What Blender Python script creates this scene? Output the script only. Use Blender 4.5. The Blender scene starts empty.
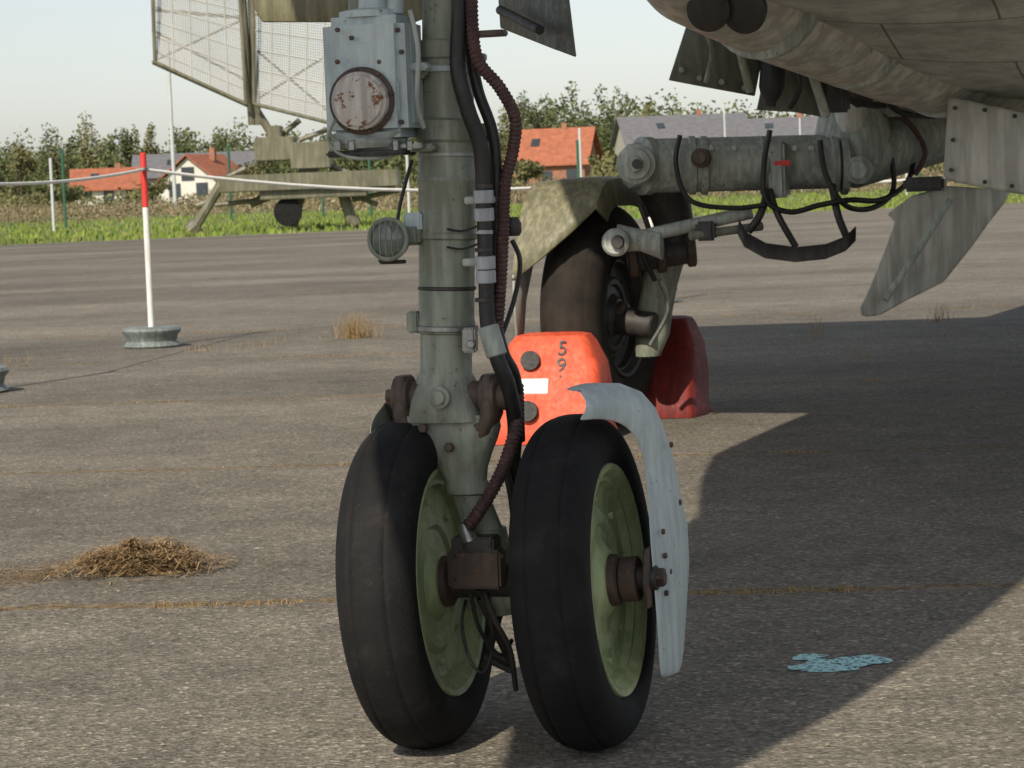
import bpy, bmesh, math, random
from mathutils import Vector, Matrix, noise
random.seed(5)
rnd=random.random
def U(a,b): return a+(b-a)*rnd()
# ------------------------------------------------------------------ camera
F=2600.0; CH=0.9
ROLL=math.radians(2.2); PITCH=math.atan(199*math.cos(ROLL)/F)
fwd=Vector((0,math.cos(PITCH),-math.sin(PITCH))); r0=Vector((1,0,0)); u0=Vector((0,math.sin(PITCH),math.cos(PITCH)))
RT=r0*math.cos(ROLL)-u0*math.sin(ROLL); UP=u0*math.cos(ROLL)+r0*math.sin(ROLL)
CAM=Vector((0,0,CH))
def P(px,py,y):
    """world position measured from the photograph for something standing y metres away"""
    d=fwd*F+RT*(px-512)+UP*(384-py)
    return CAM+d*(y/d.y)
def G(px,py):
    d=fwd*F+RT*(px-512)+UP*(384-py)
    return CAM+d*(-CH/d.z)
cd=bpy.data.cameras.new("camera"); cam=bpy.data.objects.new("camera",cd); bpy.context.scene.collection.objects.link(cam)
cd.sensor_width=36; cd.lens=F*36/1024; cd.clip_end=5000; cd.clip_start=.05
cd.dof.use_dof=True; cd.dof.focus_distance=4.25; cd.dof.aperture_fstop=30
m=Matrix((RT,UP,-fwd)).transposed().to_4x4(); m.translation=CAM; cam.matrix_world=m
bpy.context.scene.camera=cam
YAW=math.radians(16)
A=Vector((math.sin(YAW),math.cos(YAW),0))      # aft
B=Vector((math.cos(YAW),-math.sin(YAW),0))     # to picture right
Z=Vector((0,0,1))
# ------------------------------------------------------------------ world, sun
SA=math.radians(23); SE=math.radians(40)
sc=bpy.context.scene
w=bpy.data.worlds.new("World"); sc.world=w; w.use_nodes=True
nt=w.node_tree; nt.nodes.clear()
sky=nt.nodes.new("ShaderNodeTexSky"); sky.sky_type='NISHITA'; sky.sun_disc=False
sky.sun_elevation=SE; sky.sun_rotation=SA+math.pi; sky.air_density=1.0; sky.dust_density=1.0; sky.ozone_density=1.5
hs=nt.nodes.new("ShaderNodeHueSaturation"); hs.inputs["Saturation"].default_value=.45
bg=nt.nodes.new("ShaderNodeBackground"); bg.inputs[1].default_value=0.13
wo=nt.nodes.new("ShaderNodeOutputWorld"); nt.links.new(sky.outputs[0],hs.inputs["Color"]); nt.links.new(hs.outputs[0],bg.inputs[0]); nt.links.new(bg.outputs[0],wo.inputs[0])
ld=bpy.data.lights.new("sun",'SUN'); ld.energy=4.8; ld.angle=math.radians(.5); ld.color=(1,.90,.75)
so=bpy.data.objects.new("sun",ld); sc.collection.objects.link(so)
sd=Vector((math.sin(SA)*math.cos(SE),math.cos(SA)*math.cos(SE),-math.sin(SE)))
so.rotation_mode='QUATERNION'; so.rotation_quaternion=sd.to_track_quat('-Z','Y')
sc.view_settings.view_transform='Standard'; sc.view_settings.look='None'; sc.view_settings.exposure=0
# ------------------------------------------------------------------ node helpers
def newmat(name):
    m=bpy.data.materials.new(name); m.use_nodes=True; nt=m.node_tree
    b=nt.nodes["Principled BSDF"]; return m,nt,b
def nd(nt,t,**k):
    n=nt.nodes.new(t)
    for a,v in k.items(): setattr(n,a,v)
    return n
def noi(nt,vec,scale,detail=5,rough=.6):
    n=nd(nt,"ShaderNodeTexNoise"); n.inputs["Scale"].default_value=scale; n.inputs["Detail"].default_value=min(detail,5); n.inputs["Roughness"].default_value=rough
    nt.links.new(vec,n.inputs["Vector"]); return n.outputs["Fac"]
def ramp(nt,fac,stops):
    n=nd(nt,"ShaderNodeValToRGB"); e=n.color_ramp.elements
    while len(e)<len(stops): e.new(.5)
    for i,(p,c) in enumerate(stops):
        e[i].position=p; e[i].color=(tuple(c)+(1,)) if hasattr(c,'__len__') else (c,c,c,1)
    nt.links.new(fac,n.inputs[0]); return n.outputs[0]
def mix(nt,fac,a,b,mode='MIX'):
    n=nd(nt,"ShaderNodeMix",data_type='RGBA',blend_type=mode)
    for s,v in ((n.inputs[0],fac),(n.inputs[6],a),(n.inputs[7],b)):
        if isinstance(v,(int,float)): s.default_value=v
        elif isinstance(v,tuple): s.default_value=v+(1,)
        else: nt.links.new(v,s)
    return n.outputs[2]
def math_(nt,op,a,b=0,c=0):
    n=nd(nt,"ShaderNodeMath",operation=op)
    for s,v in zip(n.inputs,(a,b,c)):
        if isinstance(v,(int,float)): s.default_value=v
        else: nt.links.new(v,s)
    return n.outputs[0]
def coords(nt,scale=None,rz=0):
    t=nd(nt,"ShaderNodeTexCoord")
    if scale is None: return t.outputs["Object"]
    mp=nd(nt,"ShaderNodeMapping"); mp.inputs["Scale"].default_value=scale; mp.inputs["Rotation"].default_value=(0,0,rz)
    nt.links.new(t.outputs["Object"],mp.inputs[0]); return mp.outputs[0]
def bump(nt,b,h,st=.3,dist=.002):
    n=nd(nt,"ShaderNodeBump"); n.inputs["Strength"].default_value=st; n.inputs["Distance"].default_value=dist
    nt.links.new(h,n.inputs["Height"]); nt.links.new(n.outputs[0],b.inputs["Normal"])
def paint(name,c1,c2,rust=(.09,.04,.02),th=.68,rough=.5,scale=9,metal=0,streak=True,bst=.25,dirt=.35,bd=.002,panels=False):
    m,nt,b=newmat(name); v=coords(nt)
    base=mix(nt,ramp(nt,noi(nt,v,scale,6),[(.35,0.),(.65,1.)]),c1,c2)
    if streak:
        vs=coords(nt,(1,1,.12)); s=ramp(nt,noi(nt,vs,scale*6,4),[(.42,1.-dirt),(.62,1.)])
        base=mix(nt,1.,base,s,'MULTIPLY')
    else:
        s=ramp(nt,noi(nt,v,scale*2.3,5,.7),[(.38,1.-dirt),(.6,1.)]); base=mix(nt,1.,base,s,'MULTIPLY')
    if panels:
        br=nd(nt,"ShaderNodeTexBrick"); br.inputs["Scale"].default_value=1.; br.inputs["Mortar Size"].default_value=.004; br.inputs["Brick Width"].default_value=.62; br.inputs["Row Height"].default_value=.43
        br.inputs["Color1"].default_value=(1,1,1,1); br.inputs["Color2"].default_value=(.86,.88,.86,1); br.inputs["Mortar"].default_value=(.35,.34,.32,1)
        nt.links.new(coords(nt,(1,1,1),YAW),br.inputs["Vector"]); base=mix(nt,1.,base,br.outputs["Color"],'MULTIPLY')
    fine=noi(nt,v,scale*7,5,.7)
    rm=ramp(nt,fine,[(th,0.),(th+.04,1.)])
    base=mix(nt,rm,base,rust)
    nt.links.new(base,b.inputs["Base Color"])
    r=ramp(nt,fine,[(.3,rough-.12),(.7,rough+.2)]); nt.links.new(r,b.inputs["Roughness"])
    b.inputs["Metallic"].default_value=metal
    bump(nt,b,noi(nt,v,scale*14,3,.6),bst,bd)
    return m
M_leg=paint("grey_green_gear_paint",(.225,.245,.19),(.30,.32,.25),th=.63,rust=(.10,.065,.04))
M_leg2=paint("pale_grey_gear_paint",(.34,.37,.33),(.45,.48,.43),th=.64)  # pale paint, brightened further: colour stands in for sunlight on the main leg
M_light=paint("pale_blue_grey_paint",(.42,.49,.50),(.52,.59,.59),th=.66,dirt=.2)
M_rust=paint("rusty_steel",(.06,.042,.033),(.11,.075,.055),rust=(.17,.07,.03),th=.59,rough=.6)
M_rustcap=paint("rusty_white_cap",(.66,.64,.60),(.52,.47,.41),rust=(.20,.08,.035),th=.575,rough=.6)
M_dark=paint("dark_steel",(.03,.028,.025),(.055,.05,.045),th=.66,rough=.5)
M_steel=paint("bare_steel",(.28,.28,.27),(.4,.4,.38),th=.66,rough=.35,metal=.7)
M_green=paint("green_hub_paint",(.34,.41,.20),(.42,.48,.26),rust=(.13,.10,.05),th=.66,scale=9,dirt=.25)
M_olive=paint("olive_paint",(.18,.17,.095),(.24,.225,.14),th=.68,dirt=.4)
M_door=paint("dark_olive_door",(.10,.105,.08),(.14,.145,.11),th=.68)
M_radar=paint("radar_olive",(.13,.125,.075),(.19,.18,.12),th=.7,scale=2)
M_belly=paint("belly_grey_paint",(.53,.55,.52),(.64,.66,.62),th=.68,scale=3,dirt=.4,streak=False,panels=True)
M_belly2=paint("belly_beige_paint",(.54,.53,.47),(.64,.63,.56),th=.68,scale=4,dirt=.35)
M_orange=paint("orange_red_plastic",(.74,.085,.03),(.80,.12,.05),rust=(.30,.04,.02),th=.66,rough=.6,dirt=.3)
M_red_shade=paint("shaded_red_plastic",(.19,.014,.010),(.26,.022,.015),rust=(.08,.015,.012),th=.66,rough=.6,dirt=.4)  # darkened red for the rear chock; its shade is put into the colour
M_white=paint("white_paint",(.7,.7,.66),(.8,.8,.77),th=.74,dirt=.15)
M_red=paint("red_paint",(.6,.03,.025),(.68,.05,.04),th=.76,dirt=.1)
M_hose=paint("black_hose",(.014,.013,.013),(.028,.026,.025),rust=(.07,.06,.05),th=.66,rough=.45)
M_tape=paint("grey_tape",(.33,.35,.36),(.45,.47,.48),th=.66)
M_concrete=paint("grey_tub",(.16,.19,.18),(.24,.27,.26),th=.68)
M_black=paint("black_paint",(.01,.01,.01),(.02,.02,.02),rust=(.03,.03,.03),th=.75)
M_cond=paint("maroon_braided_conduit",(.06,.028,.026),(.10,.048,.043),rust=(.16,.1,.08),th=.6,rough=.6,scale=20,bst=.6)
m,nt,b=newmat("tyre_rubber"); v=coords(nt)
f=noi(nt,v,14,5,.65); c=ramp(nt,f,[(.3,(.006,.006,.0065)),(.55,(.0115,.011,.0112)),(.75,(.026,.024,.023))])
sp=ramp(nt,noi(nt,v,190,3,.7),[(.64,0.),(.74,1.)]); c=mix(nt,math_(nt,'MULTIPLY',sp,.3),c,(.10,.09,.08))
scf=ramp(nt,noi(nt,coords(nt,(1,1,.5)),34,5,.75),[(.64,0.),(.70,1.)]); c=mix(nt,math_(nt,'MULTIPLY',scf,.35),c,(.07,.062,.055))
nt.links.new(c,b.inputs["Base Color"]); b.inputs["Roughness"].default_value=.82
b.inputs["Specular IOR Level"].default_value=.25
bump(nt,b,noi(nt,v,120,4,.65),.4,.002); M_rub=m
m,nt,b=newmat("tyre_rubber_dusty"); v=coords(nt)
c=ramp(nt,noi(nt,v,9,5,.65),[(.3,(.014,.012,.0105)),(.7,(.036,.030,.024))])
nt.links.new(c,b.inputs["Base Color"]); b.inputs["Roughness"].default_value=.9; b.inputs["Specular IOR Level"].default_value=.25; bump(nt,b,noi(nt,v,80,4),.4,.002); M_rub2=m
m,nt,b=newmat("lamp_glass"); b.inputs["Base Color"].default_value=(.45,.5,.45,1); b.inputs["Roughness"].default_value=.08; b.inputs["Transmission Weight"].default_value=.8; M_glass=m
m,nt,b=newmat("lamp_reflector"); b.inputs["Base Color"].default_value=(.4,.42,.4,1); b.inputs["Metallic"].default_value=1; b.inputs["Roughness"].default_value=.25; M_refl=m
def flat(name,c,rough=.7,var=.25,scale=1.):
    m,nt,b=newmat(name); v=coords(nt)
    lo=tuple(x*(1-var) for x in c); hi=tuple(min(1,x*(1+var)) for x in c)
    nt.links.new(ramp(nt,noi(nt,v,scale,5),[(.3,lo),(.7,hi)]),b.inputs["Base Color"]); b.inputs["Roughness"].default_value=rough; return m
def island(name,cols,rough=.8,trans=0.):
    m,nt,b=newmat(name); g=nd(nt,"ShaderNodeNewGeometry")
    v=coords(nt); big=ramp(nt,noi(nt,v,.12,3),[(.35,.7),(.65,1.15)])
    st=[(i/(len(cols)-1),c) for i,c in enumerate(cols)]
    c=mix(nt,1.,ramp(nt,g.outputs["Random Per Island"],st),big,'MULTIPLY')
    nt.links.new(c,b.inputs["Base Color"]); b.inputs["Roughness"].default_value=rough; b.inputs["Specular IOR Level"].default_value=.2
    return m
# ------------------------------------------------------------------ mesh helpers
COL=sc.collection
def empty(name,loc=(0,0,0)):
    e=bpy.data.objects.new(name,None); e.empty_display_size=.1; COL.objects.link(e); return e
def mk(name,vs,fs,mat,parent=None,smooth=True,ang=38):
    me=bpy.data.meshes.new(name); me.from_pydata([tuple(v) for v in vs],[],fs)
    me.materials.append(mat); me.update()
    if smooth:
        me.polygons.foreach_set("use_smooth",[True]*len(me.polygons)); me.set_sharp_from_angle(angle=math.radians(ang))
    o=bpy.data.objects.new(name,me); COL.objects.link(o)
    if parent: o.parent=parent
    return o
def frame(ax):
    ax=ax.normalized(); t=Z if abs(ax.z)<.9 else Vector((0,1,0))
    x=t.cross(ax).normalized(); return x,ax.cross(x).normalized()
def lathe(name,o,ax,prof,mat,parent=None,seg=40,ang=38,caps=True):
    """prof: list of (distance along axis, radius)"""
    ax=ax.normalized(); x,y=frame(ax); vs=[];fs=[]
    for a,r in prof:
        r=max(r,1e-4)
        for k in range(seg):
            t=2*math.pi*k/seg; vs.append(o+ax*a+x*(r*math.cos(t))+y*(r*math.sin(t)))
    n=len(prof)
    for i in range(n-1):
        for k in range(seg):
            k2=(k+1)%seg; fs.append((i*seg+k,i*seg+k2,(i+1)*seg+k2,(i+1)*seg+k))
    if caps: fs.append(tuple(range(seg))[::-1]); fs.append(tuple((n-1)*seg+k for k in range(seg)))
    return mk(name,vs,fs,mat,parent,ang=ang)
def cyl(name,a,b_,r,mat,parent=None,r2=None,seg=24,bev=None):
    L=(b_-a).length; r2=r if r2 is None else r2; bv=min(r,L/2)*.12 if bev is None else bev
    return lathe(name,a,b_-a,[(0,r-bv),(bv,r),(L-bv,r2),(L,r2-bv)],mat,parent,seg)
def spline(pts,n):
    out=[]; N=len(pts)
    for i in range(N-1):
        p0=pts[max(i-1,0)];p1=pts[i];p2=pts[i+1];p3=pts[min(i+2,N-1)]
        for k in range(n):
            t=k/n; out.append(.5*((2*p1)+(p2-p0)*t+(2*p0-5*p1+4*p2-p3)*t*t+(3*p1-p0-3*p2+p3)*t**3))
    out.append(pts[-1].copy()); return out
def tube(name,pts,r,mat,parent=None,seg=12,n=8,rib=0,ribp=.012):
    pts=[Vector(p) for p in pts]
    if n>1: pts=spline(pts,n)
    if rib:
        out=[pts[0]]
        for i in range(1,len(pts)):
            L=(pts[i]-pts[i-1]).length; k=max(1,int(L/(ribp/4)))
            for j in range(1,k+1): out.append(pts[i-1].lerp(pts[i],j/k))
        pts=out
    vs=[];fs=[]; t=(pts[1]-pts[0]).normalized(); x,y=frame(t); s=0
    for i,p in enumerate(pts):
        if i>0: s+=(p-pts[i-1]).length
        tn=(pts[min(i+1,len(pts)-1)]-pts[max(i-1,0)]).normalized()
        x=(x-tn*x.dot(tn)).normalized(); y=tn.cross(x)
        rr=r*(1+rib*math.sin(2*math.pi*s/ribp)) if rib else r
        for k in range(seg):
            a=2*math.pi*k/seg; vs.append(p+x*(rr*math.cos(a))+y*(rr*math.sin(a)))
    for i in range(len(pts)-1):
        for k in range(seg):
            k2=(k+1)%seg; fs.append((i*seg+k,i*seg+k2,(i+1)*seg+k2,(i+1)*seg+k))
    fs.append(tuple(range(seg))[::-1]); fs.append(tuple((len(pts)-1)*seg+k for k in range(seg)))
    return mk(name,vs,fs,mat,parent)
def loft(name,secs,mat,parent=None,ex=2.,seg=32,xa=None,ya=None,ang=38):
    xa=xa or Vector((1,0,0)); vs=[];fs=[]; n=len(secs)
    for s in secs:
        c,hx,hy=s[:3]; e=s[3] if len(s)>3 else ex
        for k in range(seg):
            t=2*math.pi*k/seg; ct,st=math.cos(t),math.sin(t)
            vs.append(c+xa*(hx*math.copysign(abs(ct)**(2/e),ct))+ya*(hy*math.copysign(abs(st)**(2/e),st)))
    for i in range(n-1):
        for k in range(seg):
            k2=(k+1)%seg; fs.append((i*seg+k,i*seg+k2,(i+1)*seg+k2,(i+1)*seg+k))
    fs.append(tuple(range(seg))[::-1]); fs.append(tuple((n-1)*seg+k for k in range(seg)))
    o=mk(name,vs,fs,mat,parent,ang=ang); fixn(o); return o
def fixn(o):
    bm=bmesh.new(); bm.from_mesh(o.data); bmesh.ops.recalc_face_normals(bm,faces=bm.faces); bm.to_mesh(o.data); bm.free()
def bevel(o,w,seg=2):
    bm=bmesh.new(); bm.from_mesh(o.data); bmesh.ops.recalc_face_normals(bm,faces=bm.faces)
    bmesh.ops.bevel(bm,geom=[e for e in bm.edges if len(e.link_faces)==2 and e.calc_face_angle(0)>.5],offset=w,segments=seg,affect='EDGES',clamp_overlap=True)
    bm.to_mesh(o.data); bm.free()
    o.data.polygons.foreach_set("use_smooth",[True]*len(o.data.polygons)); o.data.set_sharp_from_angle(angle=math.radians(50))
def box(name,c,x,y,z,dx,dy,dz,mat,parent=None,bw=.004):
    x,y,z=x.normalized(),y.normalized(),z.normalized()
    vs=[c+x*(sx*dx/2)+y*(sy*dy/2)+z*(sz*dz/2) for sx in(-1,1) for sy in(-1,1) for sz in(-1,1)]
    fs=[(0,1,3,2),(4,6,7,5),(0,4,5,1),(2,3,7,6),(0,2,6,4),(1,5,7,3)]
    o=mk(name,vs,fs,mat,parent,smooth=False)
    if bw: bevel(o,bw)
    else: fixn(o)
    return o
def prism(name,poly,ext,mat,parent=None,bw=.002):
    n=len(poly); poly=[Vector(p) for p in poly]; vs=poly+[p+ext for p in poly]
    fs=[tuple(range(n)),tuple(range(2*n-1,n-1,-1))]+[(i,(i+1)%n,n+(i+1)%n,n+i) for i in range(n)]
    o=mk(name,vs,fs,mat,parent,smooth=False)
    if bw: bevel(o,bw,1)
    else: fixn(o)
    return o
def plate(name,pts,th,mat,parent=None,ext=None,bw=.002):
    return prism(name,[P(*p) for p in pts],(ext or Vector((0,1,0)))*th,mat,parent,bw)
def bolt(name,p,ax,r,h,mat,parent):
    return lathe(name,p,ax,[(0,r),(h*.8,r),(h,r*.8)],mat,parent,seg=6,ang=20)
def solid(o,th):
    md=o.modifiers.new("thick",'SOLIDIFY'); md.thickness=th; md.offset=0
# ------------------------------------------------------------------ GROUND
gm,nt,b=newmat("field_soil_grass"); v=coords(nt)
c=ramp(nt,noi(nt,v,.08,5,.7),[(.3,(.095,.125,.03)),(.5,(.13,.165,.04)),(.7,(.17,.17,.07))])
c=mix(nt,1.,c,ramp(nt,noi(nt,v,3,4),[(.3,.75),(.7,1.15)]),'MULTIPLY')
nt.links.new(c,b.inputs["Base Color"]); b.inputs["Roughness"].default_value=.95
mk("ground",[(-1500,-300,-.02),(1500,-300,-.02),(1500,3000,-.02),(-1500,3000,-.02)],[(0,1,2,3)],gm,smooth=False)
tm,nt,b=newmat("weathered_asphalt"); v=coords(nt)
base=ramp(nt,noi(nt,v,.45,5,.62),[(.3,(.150,.134,.108)),(.5,(.196,.175,.142)),(.7,(.242,.215,.175))])
base=mix(nt,1.,base,ramp(nt,noi(nt,v,4.5,5,.72),[(.3,.74),(.68,1.15)]),'MULTIPLY')
vo=nd(nt,"ShaderNodeTexVoronoi"); vo.inputs["Scale"].default_value=120; nt.links.new(v,vo.inputs["Vector"])
sep=nd(nt,"ShaderNodeSeparateColor"); nt.links.new(vo.outputs["Color"],sep.inputs[0])
base=mix(nt,1.,base,ramp(nt,sep.outputs[0],[(0.,.55),(.55,.95),(.9,1.15),(1.,1.9)]),'MULTIPLY')
base=mix(nt,1.,base,ramp(nt,noi(nt,v,60,4,.75),[(.32,.66),(.68,1.3)]),'MULTIPLY')
base=mix(nt,ramp(nt,noi(nt,v,38,3,.7),[(.62,0.),(.70,.75)]),base,(.05,.044,.036))
# dark oil / wet stains
st=ramp(nt,noi(nt,coords(nt,(1,.45,1)),1.1,5,.7),[(.60,0.),(.70,.45)]); base=mix(nt,st,base,(.07,.063,.052))
vf=nd(nt,"ShaderNodeTexNoise"); vf.inputs["Scale"].default_value=17; vf.inputs["Detail"].default_value=5; vf.inputs["Roughness"].default_value=.75
mp=coords(nt,(1,.6,1)); nt.links.new(mp,vf.inputs["Vector"])
clus=ramp(nt,noi(nt,v,.8,3),[(.38,0.),(.54,1.)])
fl=math_(nt,'MULTIPLY',ramp(nt,vf.outputs["Fac"],[(.64,0.),(.68,1.)]),clus)
base=mix(nt,math_(nt,'MULTIPLY',fl,.75),base,(.50,.48,.43))
sx=nd(nt,"ShaderNodeSeparateXYZ"); nt.links.new(v,sx.inputs[0])
yy=math_(nt,'ADD',sx.outputs[1],math_(nt,'MULTIPLY',sx.outputs[0],.10))
yy=math_(nt,'ADD',yy,math_(nt,'MULTIPLY',noi(nt,v,1.8,4,.7),.16))
ph=math_(nt,'FRACT',math_(nt,'ADD',math_(nt,'DIVIDE',math_(nt,'SUBTRACT',yy,5.73),2.85),100.5))
dist=math_(nt,'MULTIPLY',math_(nt,'ABSOLUTE',math_(nt,'SUBTRACT',ph,.5)),2.85)
wid=math_(nt,'MULTIPLY',noi(nt,v,7,4,.7),.085)
jm=math_(nt,'LESS_THAN',dist,math_(nt,'SUBTRACT',wid,.016))
base=mix(nt,math_(nt,'MULTIPLY',jm,.75),base,mix(nt,ramp(nt,noi(nt,v,30,4),[(.4,0.),(.6,1.)]),(.08,.055,.03),(.26,.18,.08)))
tone=ramp(nt,noi(nt,coords(nt,(.05,.35,1)),1.,2),[(.4,.84),(.6,1.1)]); base=mix(nt,1.,base,tone,'MULTIPLY')
nt.links.new(base,b.inputs["Base Color"]); b.inputs["Roughness"].default_value=.9; b.inputs["Specular IOR Level"].default_value=.25
h=math_(nt,'ADD',vo.outputs["Distance"],noi(nt,v,70,4,.7)); bump(nt,b,h,.6,.005)
mk("asphalt_apron",[(-200,-60,0),(200,-60,0),(200,57,0),(90,66,0),(9.4,62.5,0),(-11.4,58,0),(-200,52,0)],[(0,1,2,3,4,5,6)],tm,smooth=False)
bp,nt,b=newmat("cyan_paint_mark"); v=coords(nt)
c=mix(nt,ramp(nt,noi(nt,v,70,5,.75),[(.52,0.),(.56,1.)]),(.44,.74,.74),(.13,.14,.12)); nt.links.new(c,b.inputs["Base Color"]); b.inputs["Roughness"].default_value=.95; b.inputs["Specular IOR Level"].default_value=.1
c0=G(838,664); vs=[];fs=[]
def blob(cx,cy,rx,ry,z,n=60,seed=0,amp=.45):
    s=len(vs); vs.append(Vector((c0.x+cx,c0.y+cy,z)))
    for k in range(n):
        t=2*math.pi*k/n; q=1+amp*noise.noise(Vector((math.cos(t)*1.6+seed,math.sin(t)*1.6,seed)))+.07*noise.noise(Vector((math.cos(t)*9,math.sin(t)*9,seed)))
        vs.append(Vector((c0.x+cx+rx*q*math.cos(t),c0.y+cy+ry*q*math.sin(t),z)))
    for k in range(n): fs.append((s,s+1+k,s+1+(k+1)%n))
blob(-.025,-.015,.055,.060,.0010,seed=1.3,amp=.4); blob(-.045,.075,.032,.030,.0014,seed=5.3,amp=.4); blob(.05,.015,.048,.050,.0018,seed=9.7,amp=.4); blob(-.078,-.03,.02,.022,.0022,seed=12.2,amp=.3)
mk("paint_splash",vs,fs,bp,smooth=False)
# ------------------------------------------------------------------ blades
def blades(name,pts,mat,parent=None):
    vs=[];fs=[]
    for p,h,wd,ln in pts:
        a=U(0,6.283); d=Vector((math.cos(a),math.sin(a),0)); a2=U(0,6.283); l=Vector((math.cos(a2),math.sin(a2),0))*ln
        i=len(vs); vs+= [p-d*wd/2,p+d*wd/2,p+d*wd*.35+l*.4+Z*h*.6,p-d*wd*.35+l*.4+Z*h*.6,p+l+Z*h]
        fs+=[(i,i+1,i+2,i+3),(i+3,i+2,i+4)]
    return mk(name,vs,fs,mat,parent,smooth=False)
M_grassg=island("green_grass",[(.13,.20,.03),(.17,.25,.045),(.22,.27,.06),(.26,.25,.10)])
M_dry=island("dry_meadow",[(.21,.16,.10),(.28,.22,.14),(.16,.155,.075),(.33,.27,.18),(.17,.12,.085),(.20,.19,.09)])
L=[]
for i in range(17000):
    y=57+rnd()**1.5*66; x=U(-.24,.24)*y
    e=58+ (x+11.4)*.2 if x<9.4 else 62.5
    if y<e+.1: continue
    L.append((Vector((x,y,-.02)),U(.05,.17),U(.03,.09),U(0,.06)))
blades("grass",L,M_grassg)
vs=[];fs=[]
for i in range(60000):
    y=112+rnd()**1.1*110; x=U(-.235,.235)*y
    k=noise.noise(Vector((x*.12,y*.05,3)))+.5*noise.noise(Vector((x*.5,y*.2,8)))
    H_=max(.15,.6+.95*k); z=rnd()**.8*H_; s=U(.03,.12)
    a=Vector((random.gauss(0,.6),random.gauss(0,.6),random.gauss(0,1))).normalized(); b_=a.cross(Vector((rnd(),rnd(),rnd()))).normalized(); p=Vector((x,y,z))
    q=len(vs); vs+=[p-a*s,p-b_*s*.5,p+a*s*1.3,p+b_*s*.5]; fs.append((q,q+1,q+2,q+3))
mk("dry_meadow_weeds",vs,fs,M_dry,smooth=False)
M_weed=island("dry_weed",[(.28,.17,.08),(.36,.23,.11),(.20,.17,.07),(.38,.27,.14)])
def weed(px,py,n,sp,h):
    c=G(px,py); return [(c+Vector((random.gauss(0,sp),random.gauss(0,sp*.8),0)),h*U(.3,1.1),U(.002,.0045),U(.0,h*.9)) for i in range(n)]
blades("weed_tuft",weed(356,338,260,.06,.17),M_weed)
for (x,y,n,s,h) in [(940,322,30,.04,.14),(815,338,22,.03,.14),(862,358,14,.03,.07),(200,352,30,.07,.06),(10,362,30,.1,.07),(250,347,36,.12,.05),(290,340,24,.1,.05)]:
    blades("weed_tuft",weed(x,y,n,s,h),M_weed)
L=[]
for base_ in (5.62,8.47,11.32,14.17,17.0):
    for i in range(1100):
        x=U(-.25,.25)*base_*1.0; y=base_-x*.10+random.gauss(0,.017)
        if noise.noise(Vector((x*2.2,base_,7)))<.0: continue
        L.append((Vector((x,y,0)),U(.004,.017),U(.002,.004),U(0,.014)))
blades("joint_moss",L,M_weed)
# hay pile
c0=G(140,570); vs=[];fs=[]
M_hay=island("dry_hay",[(.24,.15,.065),(.38,.26,.125),(.48,.34,.19),(.16,.10,.05),(.34,.23,.115)])
for i in range(7500):
    t=U(0,6.283); q=abs(random.gauss(0,.46))
    if q>1.6: continue
    x=math.cos(t)*q*.225; y=math.sin(t)*q*.17
    if q>.7 and noise.noise(Vector((x*14,y*14,5)))<0.02: continue
    z=.05*max(0,1-q*q*.75)*(1+.7*noise.noise(Vector((x*20,y*20,2))))*U(.3,1.15)+.002
    p=c0+Vector((x,y,z)); a=U(0,6.283); d=Vector((math.cos(a),math.sin(a),U(-.25,.4)))*U(.012,.035); n=d.cross(Z).normalized()*U(.0006,.0014)
    k=len(vs); bend=Z*U(0,.006)
    vs+=[p-d-n,p-d+n,p+bend+n,p+bend-n,p+d+n-bend*.3,p+d-n-bend*.3]; fs+=[(k,k+1,k+2,k+3),(k+3,k+2,k+4,k+5)]
for i in range(500):
    p=c0+Vector((-.2-abs(random.gauss(0,.14)),random.gauss(0,.09)-.03,.003)); a=U(0,6.283); d=Vector((math.cos(a),math.sin(a),0))*U(.01,.025); n=d.cross(Z).normalized()*.001
    k=len(vs); vs+=[p-d-n,p-d+n,p+n,p-n,p+d+n,p+d-n]; fs+=[(k,k+1,k+2,k+3),(k+3,k+2,k+4,k+5)]
for v_ in vs:
    if v_.z<.001: v_.z=.001+rnd()*.002
hay=mk("hay_pile",vs,fs,M_hay,smooth=False)
vs=[];fs=[];n=28
M_hayd=flat("dry_hay_litter",(.18,.12,.06),.95,.5,60)
for r in range(9):
    for k in range(n):
        t=2*math.pi*k/n; q=r/8; rad_=q*(1+.35*noise.noise(Vector((math.cos(t)*2,math.sin(t)*2,4))))
        vs.append(c0+Vector((math.cos(t)*rad_*.15,math.sin(t)*rad_*.11,.0015+.032*max(0,1-q*q)*(1+.6*noise.noise(Vector((math.cos(t)*q*5,math.sin(t)*q*5,8)))))))
for r in range(8):
    for k in range(n): fs.append((r*n+k,r*n+(k+1)%n,(r+1)*n+(k+1)%n,(r+1)*n+k))
o=mk("litter_mound",vs,fs,M_hayd); o.parent=hay
vs=[];fs=[]
for i in range(260):
    y=U(3.6,14); x=U(-.22,.22)*y; r=U(.0015,.005); p=Vector((x,y,r*.5)); k=len(vs)
    vs+=[p+Vector((r,0,0)),p+Vector((0,r,0)),p-Vector((r,0,0)),p-Vector((0,r,0)),p+Z*r*.8]
    fs+=[(k,k+1,k+4),(k+1,k+2,k+4),(k+2,k+3,k+4),(k+3,k,k+4)]
mk("pebbles",vs,fs,flat("pebble_stone",(.28,.22,.16),.9,.5,30),smooth=False)
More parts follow.
